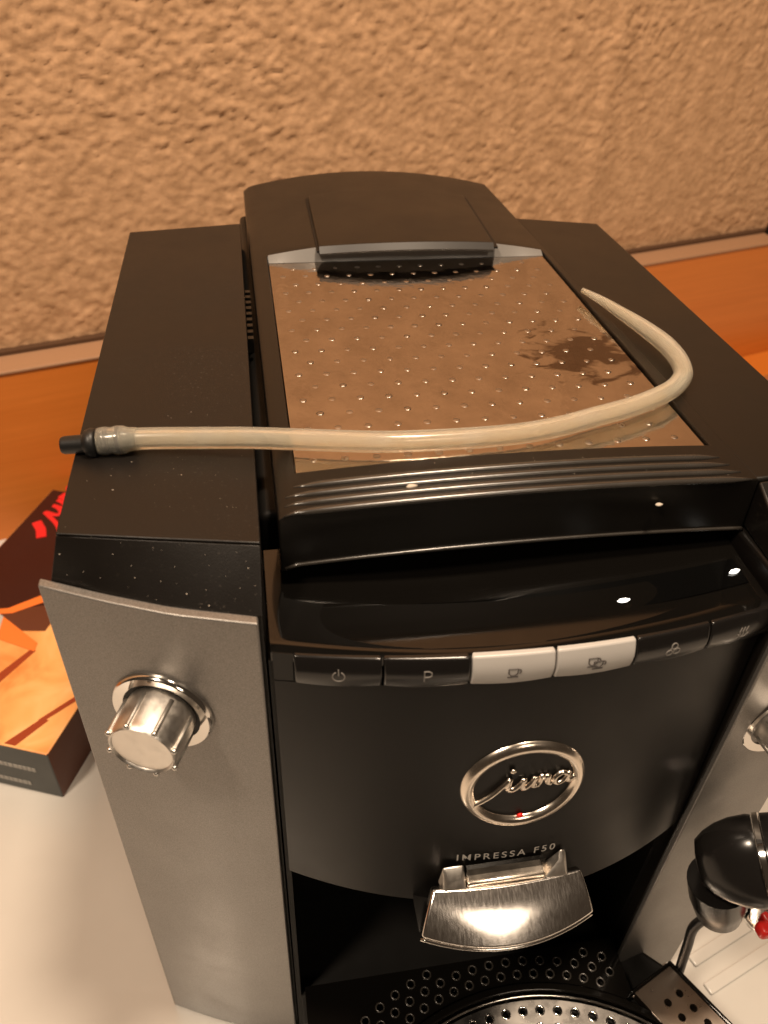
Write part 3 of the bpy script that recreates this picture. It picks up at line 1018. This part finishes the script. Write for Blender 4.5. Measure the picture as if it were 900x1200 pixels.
# stretched clear end over the fitting
e0 = pts[0]; dirn = (pts[0] - pts[3]).normalized()
bm = bmesh.new(); lathe(bm, [(-.0060, .0041), (-.0030, .0043), (-.0015, .0050), (.0010, .0052), (.0030, .0047), (.0050, .0051), (.0075, .0049), (.0078, .0038), (.003, .0036), (-.0055, .0028)], e0, dirn, 28, cap0=False, cap1=False)
obj('stretched_end', bm, M['clear'], hs, smooth=True)
bm = bmesh.new(); lathe(bm, [(-.0050, .0012), (-.004, .0022), (-.0005, .0030), (-.0001, .0036), (.0012, .0038), (.0016, .0030), (.0036, .0030), (.0040, .0037), (.0055, .0037), (.0060, .0030), (.0080, .0030)], e0, dirn, 20)
obj('barb', bm, M['print_dark'], hs, smooth='auto')
bm = bmesh.new(); lathe(bm, [(.0079, .0045), (.0085, .0052), (.0100, .0054), (.0118, .0048), (.0124, .0036), (.0130, .0033), (.0195, .0032), (.0204, .0028), (.0207, .002)], e0 + Vector((0, 0, -.0005)), dirn, 24)
obj('nozzle', bm, M['rubber'], hs, smooth='auto', angle=45)

# ------------------------------------------------------------------ carton
ct = empty('carton', (-.24, .2, 0))
tag(ct, 'flat carton with orange picture and red script logo beside the machine', 'carton')
CH = .050
cf = Vector((-.2291, .0886)); dl = Vector((.37, .93)).normalized(); dw = Vector((-.93, .37)).normalized()
def CP(a, b, z):   # a across to the left, b away
    p = cf + dw * a + dl * b; return Vector((p.x, p.y, z))
def cbox(bm, a0, a1, b0, b1, z0, z1):
    hexa(bm, [CP(a0, b0, z0), CP(a1, b0, z0), CP(a1, b1, z0), CP(a0, b1, z0)], [CP(a0, b0, z1), CP(a1, b0, z1), CP(a1, b1, z1), CP(a0, b1, z1)])
CW, CL = .150, .262
bm = bmesh.new(); cbox(bm, 0, CW, 0, CL, 0, CH)
for f in bm.faces:
    pass
o = obj('box', bm, [M['cartongrey'], M['maroon'], M['art'], M['bottombrown']], ct, bevel=.0012)
for p in o.data.polygons:
    nv = p.normal
    if nv.z > .9: p.material_index = 2
    elif Vector((nv.x, nv.y)).dot(-dl) > .9: p.material_index = 0
    elif Vector((nv.x, nv.y)).dot(-dw) > .9: p.material_index = 3
    else: p.material_index = 1
def patch(name, poly, mat, lift=.0003, par=None):
    bm = bmesh.new()
    hexa(bm, [CP(a, b, CH + .00002) for a, b in poly], [CP(a, b, CH + lift) for a, b in poly])
    return obj(name, bm, mat, par or ct)
patch('dark_print', [(.0012, .125), (.060, .1255), (.100, .1130), (CW - .0012, .100), (CW - .0012, CL - .0012), (.0012, CL - .0012)], M['maroon'])
patch('maroon_band', [(.060, .0985), (.115, .085), (.115, .1085), (.0965, .1125), (.060, .1300)], M['bottombrown'], .0004)
patch('red_stripe', [(.070, .1330), (.0835, .1315), (.100, .1130), (.112, .1080), (.108, .1040), (.094, .1090)], M['orange'], .0007)
patch('crease_print', [(.024, .0015), (.032, .0015), (.0190, .0250), (.0135, .0250)], M['rust'], .0004)
patch('crease_print', [(.0165, .0235), (.0205, .0235), (.0050, .0500), (.0012, .0490)], M['rust'], .00045)
patch('crease_print', [(.066, .0400), (.072, .0460), (.060, .0800), (.056, .0790)], M['rust'], .0004)
patch('cone_print', [(.0930, .0830), (.0985, .1040), (.0590, .0860), (.0565, .0780)], M['orange'], .0006)
patch('tip_print', [(.0920, .0870), (.0985, .1040), (.1200, .1120), (.1130, .0950)], M['silverbtn'], .0008)
# red script logo on the carton, reading away from the front edge
bm = bmesh.new()
for st in script_strokes():
    p_ = catmull([Vector((a, c, 0)) for a, c in st], 5)
    tube(bm, [CP(.1290 + .046 * (p.y - .1) - .002 * p.x, .2400 + .038 * p.x, CH + .0006) for p in p_], .0021, 8, flat=.15)
tube(bm, [CP(.1290 + q[0], q[1], CH + .0006) for q in ((.008, .2140), (-.001, .2060), (-.0075, .1960))], .0042, 8, flat=.12)
obj('script_logo', bm, M['redprint'], ct)
bm = bmesh.new(); lathe(bm, [(0, .0035), (.0006, .003)], CP(.1455, .2095, CH + .0003), (0, 0, 1), 14); obj('logo_dot', bm, M['redprint'], ct)
for (a0, a1, z0, z1) in ((.014, .047, .026, .030), (.022, .060, .008, .012)):
    bm = bmesh.new()
    aa = a0
    while aa < a1:
        wdt = .0022 + .0012 * random.random()
        hexa(bm, [CP(aa, -.0001, z0), CP(aa + wdt, -.0001, z0), CP(aa + wdt, -.0001, z1), CP(aa, -.0001, z1)], [CP(aa, -.0004, z0), CP(aa + wdt, -.0004, z0), CP(aa + wdt, -.0004, z1), CP(aa, -.0004, z1)])
        aa += wdt + .0006
    obj('small_print', bm, M['print_grey'], ct)

# ------------------------------------------------------------------ crumbs
def crumb(loc, r, label):
    bm = bmesh.new()
    bmesh.ops.create_icosphere(bm, subdivisions=2, radius=r)
    for v in bm.verts:
        v.co = Vector((v.co.x * 1.7, v.co.y * .9, v.co.z * .5)) * (1 + .5 * noise.noise(v.co * 900 + Vector(loc) * 100))
        v.co += Vector(loc)
    tag(obj('crumb', bm, M['white'], smooth=True), label, 'crumb', 'crumbs on the machine')
crumb((-.0270, -.0425, hz(-.027, -.0425) + .0006), .0011, 'white crumb between the ribs, left of the middle of the hood front')
crumb((.0590, -.0518, .3400), .0009, 'white crumb stuck on the right part of the glossy hood front')
bm = bmesh.new()
for i in range(100):
    if i < 75:
        x = random.uniform(-.138, -.08); y = random.uniform(-.048, .02); z = H
        if random.random() < .45:
            u = random.random(); t = random.random(); x = -.142 + .062 * u; y0 = seam_y(x); y1 = panel_y(x) + .003; y = y0 + (y1 - y0) * t; z = H + (ZP - H) * t
    else:
        x = random.uniform(-.07, .09); y = random.uniform(-.048, -.03); z = hz(x, y)
    r = random.choice((.00006, .00008, .0001, .00016))
    m4 = Matrix.Translation((x, y, z + r * .3)) @ Matrix.Rotation(random.random() * 6, 4, 'Z') @ Matrix.Diagonal((r * random.uniform(1, 2.5), r, r * .6, 1))
    bmesh.ops.create_icosphere(bm, subdivisions=1, radius=1, matrix=m4)
tag(obj('dust', bm, M['white']), 'pale dust specks scattered over the black top of the machine', 'dust', kind='stuff')
